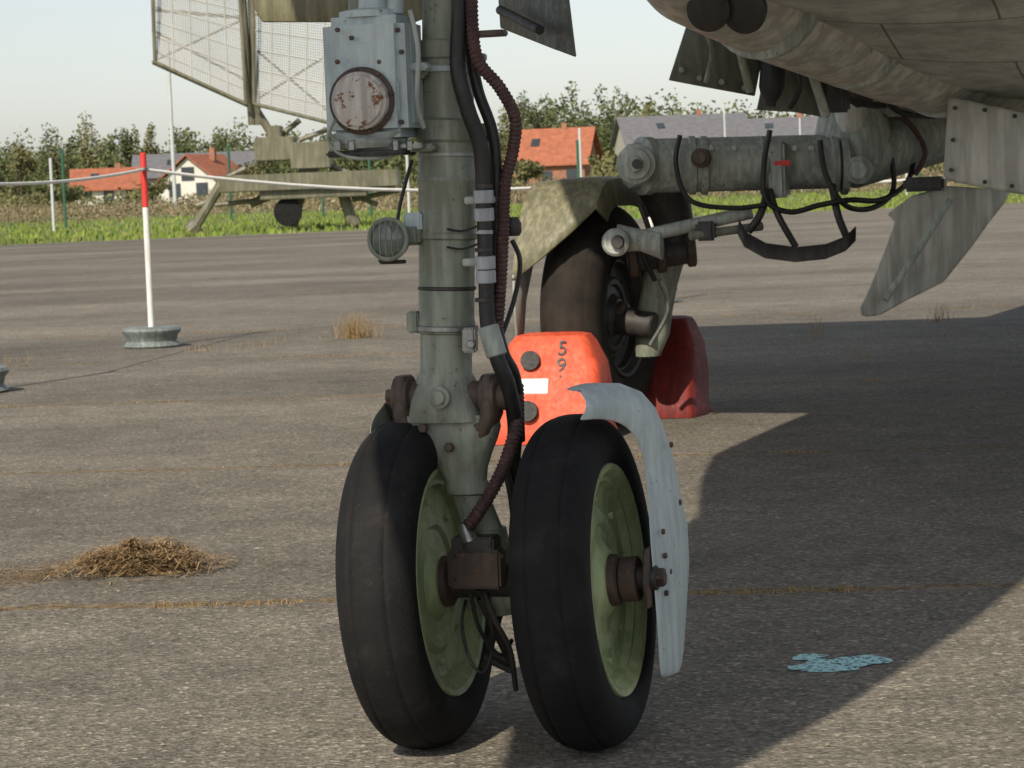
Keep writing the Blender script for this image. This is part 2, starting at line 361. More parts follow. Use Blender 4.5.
# ------------------------------------------------------------------ TREES
M_leaf=island("hazed_tree_foliage",[(.075,.10,.045),(.11,.14,.055),(.15,.17,.075),(.19,.185,.095),(.095,.12,.05)])  # both leaf palettes lightened: distance haze is put into the colours
M_leaf2=island("pale_foliage",[(.14,.155,.07),(.19,.20,.085),(.26,.215,.115),(.12,.14,.06)])
M_bark=flat("bark",(.06,.045,.035),.9,.3,3)
def crown(vs,fs,c,rx,rz,n,sz):
    lob=[(Vector((random.gauss(0,.42)*rx,random.gauss(0,.42)*rx,random.gauss(0,.40)*rz)),U(.32,.6)) for _ in range(9)]
    for i in range(n):
        l,q=random.choice(lob); u=Vector((random.gauss(0,1),random.gauss(0,1),random.gauss(0,1))).normalized()*(rnd()**.5)
        p=c+l+Vector((u.x*rx*q,u.y*rx*q,u.z*rz*q)); s=sz*U(.5,1.3)
        if p.z<s: p.z=s
        a=Vector((random.gauss(0,1),random.gauss(0,1),random.gauss(0,1))).normalized(); b_=a.cross(Vector((rnd(),rnd(),rnd()))).normalized()
        k=len(vs); vs+=[p-a*s,p-b_*s*.6,p+a*s,p+b_*s*.6]; fs.append((k,k+1,k+2,k+3))
def tree(name,x,y,h,rx,leaf,n=1500,sz=.19):
    e=empty(name); vs=[];fs=[]
    crown(vs,fs,Vector((x,y,h*.58)),rx,h*.42,n,sz); mk("crown",vs,fs,leaf,e,smooth=False)
    tube("trunk",[(x,y,-.02),(x+.1,y,h*.3),(x,y,h*.7)],h*.02,M_bark,e,seg=8,n=3)
    for k in range(4):
        a=U(0,6.28); tube("limb",[(x,y,h*(.3+.08*k)),(x+math.cos(a)*rx*.35,y+math.sin(a)*rx*.3,h*(.5+.07*k))],h*.009,M_bark,e,seg=6,n=1)
    return e
vs=[];fs=[]
def topy(px):
    pts=[(-60,54),(0,58),(60,70),(120,68),(180,60),(240,66),(330,64),(420,68),(500,78),(545,90),(600,86),(700,82),(800,66),(900,60),(1100,50)]
    for i in range(len(pts)-1):
        if pts[i][0]<=px<=pts[i+1][0]:
            t=(px-pts[i][0])/(pts[i+1][0]-pts[i][0]); return pts[i][1]*(1-t)+pts[i+1][1]*t
    return 50
for i in range(260):
    px=-60+i*4.4+U(-6,6); y=U(330,430); h=topy(px)*y/F*U(.68,1.04)+.9
    x=(px-512)/F*y; crown(vs,fs,Vector((x,y,h*.52)),U(2.2,4.6),h*.46,480,.34)
mk("tree_line",vs,fs,M_leaf,smooth=False)
vs=[];fs=[]
for i in range(170):
    px=U(-40,1060); y=U(215,330); h=U(1.4,3.2); x=(px-512)/F*y; crown(vs,fs,Vector((x,y,h*.45)),U(1.2,3.5),h*.45,160,.2)
mk("hedge_shrubs",vs,fs,M_leaf2,smooth=False)
for px,y,h,rx,lf in [(137,300,10.2,1.0,M_leaf),(100,290,9.2,2.0,M_leaf2),(66,300,9.6,2.2,M_leaf),(30,290,7.8,2.2,M_leaf2),(4,300,8.4,2.2,M_leaf),(160,300,9.0,1.5,M_leaf2),(190,300,8.2,1.8,M_leaf),(230,310,8.6,2,M_leaf),(545,300,11.4,2.2,M_leaf),(520,310,10.4,2.,M_leaf2),(250,240,4.0,2,M_leaf2),(620,300,9.8,2.2,M_leaf),(655,305,10.2,2.0,M_leaf2),(480,260,4.6,2.6,M_leaf2),(640,240,4.2,2.2,M_leaf2),(895,240,4.6,2.4,M_leaf),(160,225,2.7,1.5,M_leaf2),(70,235,3.0,2.0,M_leaf),(532,225,3.2,1.6,M_leaf2),(612,228,3.4,1.5,M_leaf2),(736,230,3.0,1.8,M_leaf2)]:
    tree("broadleaf_tree",(px-512)/F*y,y,h,rx,lf)
# ------------------------------------------------------------------ HOUSES
M_wallw=flat("white_render",(.62,.6,.54),.9,.08,1); M_wallc=flat("cream_render",(.42,.40,.34),.9,.08,1); M_brick=flat("brick_wall",(.3,.14,.09),.9,.2,3)
M_roofo=flat("orange_roof_tiles",(.34,.115,.06),.8,.25,2); M_roofg=flat("grey_roof_tiles",(.14,.14,.15),.8,.2,2); M_win=flat("window_glass",(.04,.05,.06),.2,.2,1)
def house(name,px,base,y,wid,dep,hw,hr,wall,roof,rot=0.,nwin=3,gable=False,chim=True):
    e=empty(name); x=(px-512)/F*y; c=Vector((x,y,-.02)); R=Matrix.Rotation(math.radians(rot),3,'Z')
    def T(a,b_,z): return c+R@Vector((a,b_,z))
    hw2,d2=wid/2,dep/2
    vs=[T(-hw2,-d2,0),T(hw2,-d2,0),T(hw2,d2,0),T(-hw2,d2,0),T(-hw2,-d2,hw),T(hw2,-d2,hw),T(hw2,d2,hw),T(-hw2,d2,hw)]
    fs=[(0,1,5,4),(1,2,6,5),(2,3,7,6),(3,0,4,7)]
    if gable: vs+=[T(0,-d2,hw+hr),T(0,d2,hw+hr)]; fs+=[(4,5,8),(6,7,9)]
    else: vs+=[T(-hw2,0,hw+hr),T(hw2,0,hw+hr)]; fs+=[(7,4,8),(5,6,9)]
    mk("walls",vs,fs,wall,e,smooth=False)
    o_=.5; dz=.15
    if gable:
        k=hr/hw2
        for s in (-1,1):
            prism("roof",[T(0,-d2-o_,hw+hr+dz),T(s*(hw2+o_),-d2-o_,hw-k*o_+dz),T(s*(hw2+o_),d2+o_,hw-k*o_+dz),T(0,d2+o_,hw+hr+dz)],Vector((0,0,.14)),roof,e,bw=0)
    else:
        k=hr/d2
        for s in (-1,1):
            prism("roof",[T(-hw2-o_,0,hw+hr+dz),T(-hw2-o_,s*(d2+o_),hw-k*o_+dz),T(hw2+o_,s*(d2+o_),hw-k*o_+dz),T(hw2+o_,0,hw+hr+dz)],Vector((0,0,.14)),roof,e,bw=0)
        box("skylight",T(-wid*.2,-d2*.45,hw+hr*.55+.34),R@Vector((1,0,0)),R@Vector((0,d2,hr)),R@Vector((0,-hr,d2)),.8,1.1,.1,M_win,e,0)
    X,Y=R@Vector((1,0,0)),R@Vector((0,1,0))
    for i in range(nwin):
        a=-hw2+wid*(i+.5)/nwin
        if i==nwin//2 and not gable: box("door",T(a,-d2-.03,1.05),X,Y,Z,1.0,.1,2.1,M_win,e,0)
        else: box("window",T(a,-d2-.03,1.6),X,Y,Z,1.1,.1,1.2,M_win,e,0)
    if gable: box("window",T(0,-d2-.03,hw+hr*.3),X,Y,Z,1.2,.1,1.2,M_win,e,0)
    if chim: box("chimney",T(wid*.15,0,hw+hr+.2),X,Y,Z,.5,.5,1.1,M_brick,e,0)
house("red_roof_house",118,0,262,6.6,8,2.0,1.9,M_wallw,M_roofo,8)
house("gable_house",215,0,238,5.2,9,2.4,2.1,M_wallw,M_roofo,-14,2,True)
house("grey_roof_house",205,0,275,12,9,3.1,2.2,M_wallc,M_roofg,4,4)
house("red_roof_house",563,0,250,7.2,8,2.8,3.1,M_brick,M_roofo,-12,3)
house("grey_roof_house",690,0,270,12.5,10,4.6,2.6,M_wallc,M_roofg,6,5)
house("white_house",795,0,250,8.5,9,4.2,1.9,M_wallw,M_roofg,-5,4)
house("cream_house",870,0,270,9,9,3.2,2.4,M_wallc,M_roofg,5,3)
# ------------------------------------------------------------------ masts, posts
M_postg=flat("green_fence_post",(.03,.10,.06),.6,.1,1); M_galv=flat("galvanised",(.5,.52,.52),.5,.1,1)
def post(name,px,pb,pt,y,r,mat):
    b_=P(px,pb,y); x=b_.x; top=P(px,pt,y).z
    return cyl(name,Vector((x,y,-.02)),Vector((x,y,top)),r,mat,seg=8)
post("lamp_mast",175,200,40,150,.11,M_galv)
for px,pt,y in [(66,150,90),(232,145,92),(372,150,93),(324,198,94)]: post("fence_post",px,230,pt,y,.05,M_postg)
for px,pt,y in [(54,158,84),(410,152,90),(583,128,95),(908,165,95),(728,105,130),(803,118,130)]: post("white_marker_post",px,230,pt,y,.05,M_galv)
post("fence_post",579,190,140,88,.05,M_postg); post("fence_post",920,200,160,95,.05,M_postg)
def barrier(pos,h=1.05):
    e=empty("barrier_post")
    lathe("tub",pos,Z,[(0,.165),(.012,.175),(.03,.16),(.04,.15),(.075,.16),(.09,.175),(.105,.18),(.12,.17),(.125,.15)],M_concrete,e)
    cyl("pole_white",pos+Z*.12,pos+Z*(h*.72),.019,M_white,e,seg=16,bev=0); cyl("pole_red",pos+Z*(h*.72),pos+Z*h,.0195,M_red,e,seg=16,bev=.004)
    cyl("rope_ring",pos+Z*(h*.91),pos+Z*(h*.925),.026,M_steel,e,seg=16)
    return pos+Z*(h*.915)
q1=barrier(Vector((P(152,340,15.8).x,15.8,0)),1.18)
q0=barrier(Vector((-2.60,12.5,0)),1.10)
q2=barrier(Vector((P(655,340,19).x,19.,0)),1.0)
q3=barrier(Vector((P(1060,340,21).x,21.,0)),1.0)
rope=empty("barrier_rope")
def sag(a,b_,s): 
    return [a.lerp(b_,t/12)-Z*(s*4*(t/12)*(1-t/12)) for t in range(13)]
M_rope=flat("white_rope",(.78,.78,.73),.8,.1,30)
tube("span",sag(q0,q1,.03),.009,M_rope,rope,seg=8,n=1); tube("span",sag(q1,q2,.11),.011,M_rope,rope,seg=8,n=1); tube("span",sag(q2,q3,.1),.011,M_rope,rope,seg=8,n=1)
# ------------------------------------------------------------------ RADAR
rad=empty("radar_antenna"); RY=64
def rb(a,b_,r,mat=M_radar,dy=0): cyl("strut",P(a[0],a[1],RY+dy),P(b_[0],b_[1],RY+dy),r,mat,rad,seg=8,bev=0)
M_mesh=flat("antenna_mesh",(.42,.42,.39),.6,.1,1)
def panel(quad,nu,nv,bul):
    q=[P(a,b_,RY) for a,b_ in quad]
    def S(u,v): 
        p=q[0].lerp(q[1],u).lerp(q[3].lerp(q[2],u),v); return p+Vector((0,bul*(1-(2*v-1)**2),0))
    vs=[];fs=[]
    def strip(pts,r):
        for i in range(len(pts)-1):
            a,b_=pts[i],pts[i+1]; d=(b_-a).normalized(); n=d.cross(Vector((0,1,0))).normalized()*r; mm=Vector((0,r,0)); k=len(vs)
            vs.extend([a+n,a+mm,a-n,a-mm,b_+n,b_+mm,b_-n,b_-mm])
            for j in range(4): fs.append((k+j,k+(j+1)%4,k+4+(j+1)%4,k+4+j))
    for i in range(nu+1): strip([S(i/nu,j/6) for j in range(7)],.011 if i%8 else .024)
    for j in range(nv+1): strip([S(i/4,j/nv) for i in range(5)],.011 if j%8 else .024)
    mk("reflector_mesh",vs,fs,M_mesh,rad,smooth=False)
    rb_=[S(*a) for a in ((0,0),(1,0),(1,1),(0,1))]
    for i in range(4): cyl("frame",rb_[i],rb_[(i+1)%4],.045,M_radar,rad,seg=8,bev=0)
panel([(150,-70),(236,-70),(246,104),(155,62)],40,70,.3)
panel([(252,-70),(345,-70),(338,125),(254,104)],40,70,.3)
for a,b_,r in [((238,-70),(252,125),.09),((247,-70),(258,125),.09),((153,62),(250,106),.06),((155,10),(246,18),.045),((252,15),(340,10),.045),((250,100),(272,135),.1),((152,30),(245,80),.03),((152,62),(242,20),.03),((256,100),(336,50),.03),((256,50),(336,118),.03),((300,120),(275,140),.07),((340,125),(300,140),.06)]: rb(a,b_,r,dy=.4)
def rbox(x0,y0,x1,y1,d,mat=M_radar): 
    a=P(x0,y0,RY);b_=P(x1,y1,RY); c=(a+b_)/2; box("cabin",c,Vector((1,0,0)),Vector((0,1,0)),Z,abs(b_.x-a.x),d,abs(b_.z-a.z),mat,rad,.02)
rbox(256,138,296,160,1.0); rbox(292,143,332,168,1.4); rbox(268,126,282,142,.5); rbox(222,176,400,186,1.6); rbox(262,186,368,196,1.3); rbox(300,160,318,178,.9)
for a,b_,r in [((222,182),(196,226),.12),((214,200),(196,206),.08),((392,182),(352,186),.12),((342,190),(352,222),.14),((300,196),(292,222),.14),((270,196),(250,204),.1),((246,168),(222,180),.07),((330,166),(395,190),.07),((352,200),(400,190),.06),((198,224),(190,231),.2),((293,218),(290,226),.18),((352,218),(356,225),.16),((215,205),(262,200),.06),((340,190),(378,205),.06)]: rb(a,b_,r)
cyl("wheel",P(288,212,RY-.5),P(288,212,RY-.25),.35,M_rub,rad); cyl("wheel",P(288,212,RY+.6),P(288,212,RY+.85),.35,M_rub,rad)
# ------------------------------------------------------------------ NOSE GEAR
ng=empty("nose_landing_gear")
def tyre_prof(R,rm,wd,ri,groove=()):
    pr=[]; hh=R-rm
    for k in range(61):
        t=math.pi*1.25-(math.pi*1.5)*k/60
        c,s=math.cos(t),math.sin(t); e=2.35
        o=wd/2*math.copysign(abs(c)**(2/e),c); r=rm+(hh if s>0 else (rm-ri)*1.25)*math.copysign(abs(s)**(2/e),s)
        r=max(r,ri)
        for g in groove:
            if abs(o-g)<.003 and s>0.5: r-=.003
        pr.append((o,r))
    return pr
def wheel(c,R,wd,ri,hubmat,parent,axis,rub,groove=()):
    lathe("tyre",c,axis,tyre_prof(R,R-(R-ri)*.58,wd,ri,groove),rub,parent,seg=96,ang=60,caps=False)
    k=wd/.135; q=ri/.175
    full=[(-.045*k,.001),(-.045*k,ri*.26),(-.018*k,ri*.36),(-.014*k,ri*.84),(-.04*k,ri*.92),(-.054*k,ri*.985),(-.062*k,ri*1.03),(-.057*k,ri*1.05),(-.04*k,ri*1.0),
          (.04*k,ri*1.0),(.055*k,ri*1.05),(.061*k,ri*1.035),(.058*k,ri*.985),(.050*k,ri*.95),(.044*k,ri*.93),(.044*k,ri*.89),(.030*k,ri*.86),(.026*k,ri*.80),(.026*k,ri*.66),(.034*k,ri*.60),(.034*k,ri*.52),(.028*k,ri*.48),(.030*k,ri*.36),(.045*k,ri*.27),(.047*k,ri*.22),(.047*k,.001)]
    lathe("rim",c,axis,full,hubmat,parent,seg=64,ang=25)
    x,y=frame(axis)
    for i in range(8):
        t=2*math.pi*i/8; d=x*math.cos(t)+y*math.sin(t)
        bolt("rim_bolt",c+axis*(.0255*k)+d*ri*.73,axis,.006*q,.008,hubmat,parent)
    lathe("hub",c+axis*(.03*k),axis,[(0,ri*.24),(.028*k,ri*.23),(.032*k,ri*.2),(.036*k,ri*.12),(.05*k,ri*.11),(.052*k,.001)],M_rust,parent,seg=32)
R=.2675; cL=P(420,585,4.18); cR=P(586,585,4.105)
cR.z=R-.001; cL.z=cR.z-.003
AXW=(cR-cL).normalized(); AXW=(AXW+Z*.045).normalized()
wheel(cL,R,.124,.178,M_green,ng,AXW,M_rub,(-.026,.026)); wheel(cR,R,.124,.178,M_green,ng,AXW,M_rub,(-.026,.026))
cyl("axle",cL,cR+AXW*.085,.026,M_dark,ng)
cyl("axle_nut",cR+AXW*.06,cR+AXW*.088,.036,M_rust,ng); cyl("axle_stub",cR+AXW*.085,cR+AXW*.118,.02,M_dark,ng); bolt("axle_bolt",cR+AXW*.116,AXW,.016,.014,M_rust,ng)
FW=Vector((A.x,A.y,0))
def guard(c,side,sc_=1.,cut=None,mat=None,kx=1.):
    rows=[
    ((.02,-.165,.113),(.13,-.172,.116)),((.0,-.15,.115),(.165,-.15,.118)),((.0,-.08,.114),(.20,-.08,.118)),((-.01,0,.112),(.222,-.01,.12)),((-.012,.05,.11),(.218,.055,.12)),
    ((.0,.10,.106),(.20,.105,.115)),((.02,.15,.10),(.18,.165,.11)),((.02,.19,.096),(.145,.22,.104)),((.0,.225,.09),(.105,.262,.098)),((-.04,.25,.08),(.055,.292,.088)),((-.08,.262,.066),(-.01,.312,.07)),((-.12,.268,.05),(-.07,.318,.048)),((-.15,.268,.035),(-.12,.312,.03))]
    if cut: rows=rows[:cut]
    vs=[];fs=[];nc=7
    for (a,b_) in rows:
        for k in range(nc):
            t=k/(nc-1); p=Vector(a).lerp(Vector(b_),t); p.z+=.012*math.sin(math.pi*t)
            vs.append(c+FW*p.x*sc_+Z*p.y*sc_+AXW*(p.z*side*kx))
    for i in range(len(rows)-1):
        for k in range(nc-1): fs.append((i*nc+k,i*nc+k+1,(i+1)*nc+k+1,(i+1)*nc+k))
    n0=len(vs)
    for i,(a,b_) in enumerate(rows):
        p=Vector(b_); vs.append(c+FW*(p.x*1.01*sc_)+Z*(p.y*1.01*sc_)+AXW*((p.z-.03)*side*kx))
    for i in range(len(rows)-1): fs.append((i*nc+nc-1,(i+1)*nc+nc-1,n0+i+1,n0+i))
    o=mk("mudguard",vs,fs,mat or M_light,ng,ang=70); solid(o,.004); s=o.modifiers.new("sub",'SUBSURF'); s.levels=1; s.render_levels=2
    if side>0:
        for (a,u) in [(.03,.03),(.03,-.03),(.06,.0),(.02,.07),(.1,.2),(.15,.1)]:
            bolt("guard_bolt",c+FW*a+Z*u+AXW*(.122*side),AXW*side,.005,.005,M_rust,ng)
        prism("guard_bracket",[c+AXW*(.108*side)+FW*x_+Z*z_ for x_,z_ in [(-.03,-.045),(.09,-.05),(.1,.0),(.07,.05),(-.03,.05),(-.045,0)]],AXW*(-.006*side),M_rust,ng)
guard(cR,1); guard(cL,-1,1.0,10,M_leg,.75)
SP=4.16
def C(px,py,dy=0): return P(px,py,SP+dy)
sx_=SP/F
def ringed(name,pts,mat,seg=40):
    a=C(pts[0][0],pts[0][1]); b_=C(pts[-1][0],pts[-1][1]); ax=(b_-a).normalized()
    return lathe(name,a,ax,[((C(x,y)-a).dot(ax),r*sx_) for x,y,r in pts],mat,ng,seg)
ringed("strut_upper",[(449,-90,26),(449,40,26),(449,42,29),(449,58,29),(449,60,26),(448,64,26),(448,118,26),(448,121,32),(448,140,32),(448,143,29),(448,176,29),(448,178,30.5),(448,181,30.5),(448,183,29),(447,232,29),(447,234,31),(447,238,31),(447,240,28),(447,318,28),(446,322,29),(446,332,29),(446,334,26),(446,372,26),(446,378,30),(446,384,30)],M_leg)
ringed("clamp_band",[(448,66,27.5),(448,67,30),(448,72,30),(448,73,27.5)],M_light)
ringed("clamp_band",[(447,325,29.5),(447,326,31.5),(447,330,31.5),(447,331,29.5)],M_steel)
ringed("clamp_band",[(448,152,29.2),(448,153,30.5),(448,156,30.5),(448,157,29.2)],M_leg2)
ringed("clamp_band",[(447,286,28.2),(447,287,29.4),(447,289,29.4),(447,290,28.2)],M_dark)
box("collar_ear",C(478,134,-.01),B,A,Z,.05,.05,.032,M_leg,ng); box("collar_ear",C(416,72,-.03),B,A,Z,.04,.03,.02,M_leg,ng)
kc=C(446,396,-.005)
loft("knuckle",[(C(446,372),.038,.042),(C(446,385),.047,.05),(C(446,398),.054,.055,2.6),(C(448,412),.060,.055,3),(C(449,420),.062,.052,3.4)],M_leg,ng,xa=B,ya=A,seg=40)
cyl("pivot_pin",kc-B*.088,kc+B*.105,.024,M_rust,ng)
for s,w_ in ((-1,.070),(1,.075)):
    c=kc+B*(s*w_)
    lathe("pivot_boss",c-B*(.015),B,[(0,.028),(.003,.034),(.027,.034),(.03,.028)],M_rust,ng,seg=32)
    loft("fork_ear",[(c+Z*.034,.010,.022,3),(c+Z*.01,.014,.034,3),(c-Z*.03,.015,.033,3),(c-Z*.06-B*(s*.012),.014,.03,3),(c-Z*.075-B*(s*.03),.012,.026,3)],M_rust,ng,xa=B,ya=A)
lathe("grease_bolt",C(440,397,-.058),-A,[(0,.018),(.008,.018),(.01,.012),(.016,.011),(.017,.003)],M_leg,ng,seg=24)
bolt("pin_bolt",kc+B*.104,B,.014,.012,M_rust,ng); bolt("pin_bolt",kc-B*.088,-B,.014,.012,M_rust,ng)
loft("fork_body",[(C(449,414),.080,.038,3.4),(C(450,428),.082,.042,3.2),(C(452,440),.074,.042,2.8),(C(457,452),.058,.040,2.4),(C(463,468),.040,.036,2.2),(C(466,480),.034,.034,2),(C(467,484),.037,.036,2),(C(469,492),.037,.036,2),(C(470,494),.030,.03,2),(C(483,530),.033,.031,2),(C(488,548),.034,.034,2.6)],M_leg,ng,xa=B,ya=A,seg=44)
for x,y in [(424,428),(478,427),(450,447)]: bolt("fork_bolt",C(x,y,-.042),-A,.008,.01,M_rust,ng)
loft("lower_arm",[(C(486,528,.0),.030,.036,3),(C(490,560,.01),.034,.04,3),(C(496,590,.02),.036,.045,3),(C(500,612,.03),.03,.04,3)],M_leg,ng,xa=B,ya=A)
loft("axle_carrier",[(C(470,590,.03),.034,.034),(C(530,592,.0),.034,.034)],M_leg,ng,xa=A,ya=Z)
box("axle_box",C(477,568,-.055),B,A,Z,.088,.04,.062,M_rust,ng,.004); box("axle_box_top",C(476,543,-.05),B,A,Z,.070,.045,.024,M_dark,ng,.003)
for x,y in [(453,556),(453,580),(502,556),(500,582),(462,546),(490,544)]: bolt("box_bolt",C(x,y,-.076),-A,.004,.005,M_dark,ng)
lathe("nipple",C(470,541,-.06),Z+B*-.3,[(0,.014),(.02,.012),(.03,.009)],M_steel,ng,seg=16)
tube("brake_line",[C(478,590,-.05),C(490,615,-.03),C(492,650,-.02),C(483,672,-.03),C(470,660,-.03),C(462,625,-.02),C(466,600,0)],.0028,M_dark,ng,seg=8)
tube("brake_line",[C(470,592,-.05),C(480,630,-.05),C(500,655,-.03),C(512,640,0)],.0035,M_hose,ng,seg=8)
tube("brake_line",[C(484,592,-.04),C(496,622,-.05),C(510,650,-.03),C(516,690,0)],.0045,M_dark,ng,seg=8)
cyl("torque_rod",C(480,598,-.03),C(512,664,.03),.007,M_dark,ng,seg=12); cyl("torque_rod",C(504,600,.03),C(484,668,.06),.006,M_dark,ng,seg=12)
loft("brake_bracket",[(C(487,655,.05),.02,.01,3),(C(512,668,.05),.02,.008,3)],M_dark,ng,xa=A,ya=Z)
tube("black_hose",[C(459,-40,-.075),C(459,20,-.075),C(458,70,-.075),C(468,110,-.075),C(481,150,-.07),C(484,210,-.065),C(486,270,-.065),C(488,325,-.065),C(498,360,-.07),C(508,385,-.06),C(515,425,-.02),C(513,470,.03),C(520,520,.05)],.0125,M_hose,ng,seg=16)
tube("black_hose",[C(470,-40,-.05),C(470,40,-.05),C(478,90,-.05),C(494,140,-.045),C(497,220,-.04),C(494,300,-.04),C(503,350,-.04),C(516,380,-.02),C(520,440,.03)],.009,M_hose,ng,seg=14)
for y in (196,214,262,276):
    cyl("hose_tape",C(483.5+(y-200)*.03,y-6,-.068),C(484+(y-200)*.03,y+7,-.067),.0158,M_tape,ng,seg=20)
for y in (186,232,250,300): cyl("hose_tie",C(484,y-2,-.066),C(484,y+2,-.066),.0142,M_tape if y in(232,) else M_dark,ng,seg=18)
cyl("hose_ferrule",C(488,326,-.066),C(497,356,-.07),.0165,M_leg2,ng,seg=20)
tube("maroon_conduit",[C(472,-40,-.08),C(472,20,-.08),C(478,60,-.08),C(500,88,-.07),C(515,118,-.06),C(513,150,-.05),C(505,185,-.05),C(503,235,-.05),C(500,290,-.05),C(497,330,-.04)],.0098,M_cond,ng,seg=14,rib=.10,ribp=.007)
tube("maroon_conduit",[C(517,385,.0),C(517,420,-.03),C(508,455,-.05),C(495,485,-.06),C(480,510,-.07),C(468,527,-.07)],.0105,M_cond,ng,seg=14,rib=.10,ribp=.007)
tube("cable",[C(512,240,-.0),C(520,262,-.0),C(514,300,0),C(500,340,-.02)],.004,M_hose,ng,seg=8)
tube("cable",[C(506,470,.0),C(512,500,.0),C(516,540,0)],.006,M_hose,ng,seg=8)
for x,y in [(471,58),(480,200),(478,262)]: box("hose_clamp",C(x,y,-.05),B,A,Z,.05,.012,.012,M_leg2,ng,.002)
box("hose_clamp",C(484,34,-.07),B,A,Z,.07,.03,.01,M_rust,ng,.002)
for y in (226,244): tube("wire",[C(478,y,-.06),C(462,y+5,-.05),C(447,y+3,-.055)],.002,M_hose,ng,seg=6)
lathe("valve",C(513,236,-.02),Vector((0,0,1)),[(0,.010),(.006,.014),(.02,.014),(.03,.009)],M_dark,ng,seg=16)
box("small_bracket",C(470,340,-.05),B,A,Z,.022,.02,.04,M_steel,ng,.003); bolt("small_bolt",C(472,344,-.062),-A,.007,.008,M_steel,ng)
box("left_lug",C(414,322,-.0),B,A,Z,.02,.02,.035,M_leg,ng,.003)
# steering unit
box("steering_housing",C(374,78,-.03),B,A,Z,.135,.11,.19,M_light,ng,.014)
loft("housing_foot",[(C(372,133,-.03),.064,.054,6),(C(372,141,-.03),.05,.045,4)],M_light,ng,xa=B,ya=A,seg=48)
lathe("round_cap",C(363,101,-.085),-A,[(0,.042),(.004,.045),(.02,.045),(.022,.040),(.027,.039),(.029,.034),(.03,.002)],M_rustcap,ng,seg=48)
lathe("cap_flange",C(363,101,-.080),-A,[(0,.053),(.008,.053),(.01,.050)],M_rust,ng,seg=48)
for k in range(8):
    t=k*math.pi/4+.2; bolt("cap_bolt",C(363,101,-.09)+B*(.049*math.cos(t))+Z*(.049*math.sin(t)),-A,.004,.005,M_rust,ng)
for x,y in [(338,30),(352,38),(398,30),(402,52),(402,122),(338,62),(380,62)]: bolt("housing_bolt",C(x,y,-.086),-A,.004,.006,M_rust,ng)
box("housing_rib",C(412,75,-.04),B,A,Z,.018,.06,.16,M_light,ng,.004); box("housing_lug",C(417,67,-.06),B,A,Z,.04,.03,.012,M_light,ng,.003)
box("name_plate",C(380,46,-.087),B,A,Z,.045,.003,.02,M_leg2,ng,.001)
box("housing_cover",C(392,96,-.0875),B,A,Z,.024,.006,.05,M_light,ng,.002)
lathe("housing_dome",C(371,18,-.03),Z,[(0,.05),(.01,.05),(.014,.035),(.035,.032),(.045,.02),(.048,.002)],M_light,ng,seg=32)
cyl("top_pipe",C(356,20,-.05),C(353,-40,-.05),.011,M_leg,ng); cyl("top_pipe",C(395,14,-.05),C(398,-50,-.05),.014,M_light,ng)
lathe("lower_disc",C(372,138,-.03),-Z,[(0,.055),(.008,.06),(.016,.055),(.018,.03),(.03,.028)],M_leg2,ng,seg=40)
box("lever_plate",C(372,153,-.04),B,A,Z,.13,.07,.010,M_dark,ng,.003); box("lever_plate",C(392,147,-.06),B,A,Z,.11,.03,.008,M_steel,ng,.002)
for x in (338,352,396,410): bolt("lever_bolt",C(x,150,-.08),Z,.007,.016,M_steel,ng)
box("steering_arm",C(418,148,-.05),B,A,Z,.06,.03,.012,M_leg,ng,.003)
tube("wire",[C(335,120,-.09),C(328,140,-.07),C(345,156,-.07),C(380,158,-.07),C(412,150,-.06)],.0028,M_leg2,ng,seg=8)
tube("wire",[C(410,10,-.09),C(418,50,-.09),C(417,100,-.09),C(424,128,-.08)],.004,M_leg2,ng,seg=8)
# taxi lamp
lc=C(390,239,-.05); la=(Vector((-.35,-1,.02))).normalized()
lathe("lamp_body",lc-la*.03,la,[(0,.012),(.008,.024),(.022,.031),(.034,.0335),(.04,.033),(.042,.031),(.038,.029)],M_leg,ng,seg=36)
lathe("lamp_reflector",lc-la*.015,la,[(0,.008),(.01,.020),(.022,.029)],M_refl,ng,seg=36)
lathe("lamp_glass",lc+la*.006,la,[(0,.0295),(.004,.028),(.009,.021),(.012,.01),(.0125,.001)],M_glass,ng,seg=36)
lathe("lamp_rim",lc+la*.003,la,[(0,.032),(.004,.035),(.008,.035),(.01,.032),(.008,.0285)],M_leg,ng,seg=36,caps=False)
lx,ly=frame(la)
for k in range(-2,3):
    h_=math.sqrt(max(0,.029**2-(k*.010)**2)); cc=lc+la*.017+lx*(k*.010); tube("lamp_grille",[cc-ly*h_,cc+la*.003,cc+ly*h_],.0006,M_leg,ng,seg=6,n=2)
box("lamp_bracket",C(408,236,-.02),B,A,Z,.045,.03,.03,M_leg,ng,.005); box("lamp_strap",C(414,222,-.02),B,A,Z,.03,.02,.03,M_light,ng,.003)
tube("lamp_wire",[lc-la*.025,C(400,205,-.02),C(412,160,-.03)],.003,M_hose,ng,seg=8)
lathe("lamp_foot",C(388,264,-.04),Z,[(0,.012),(.006,.016),(.012,.012)],M_dark,ng,seg=16); box("lamp_foot_plate",C(394,262,-.03),B,A,Z,.035,.02,.006,M_dark,ng,.001)
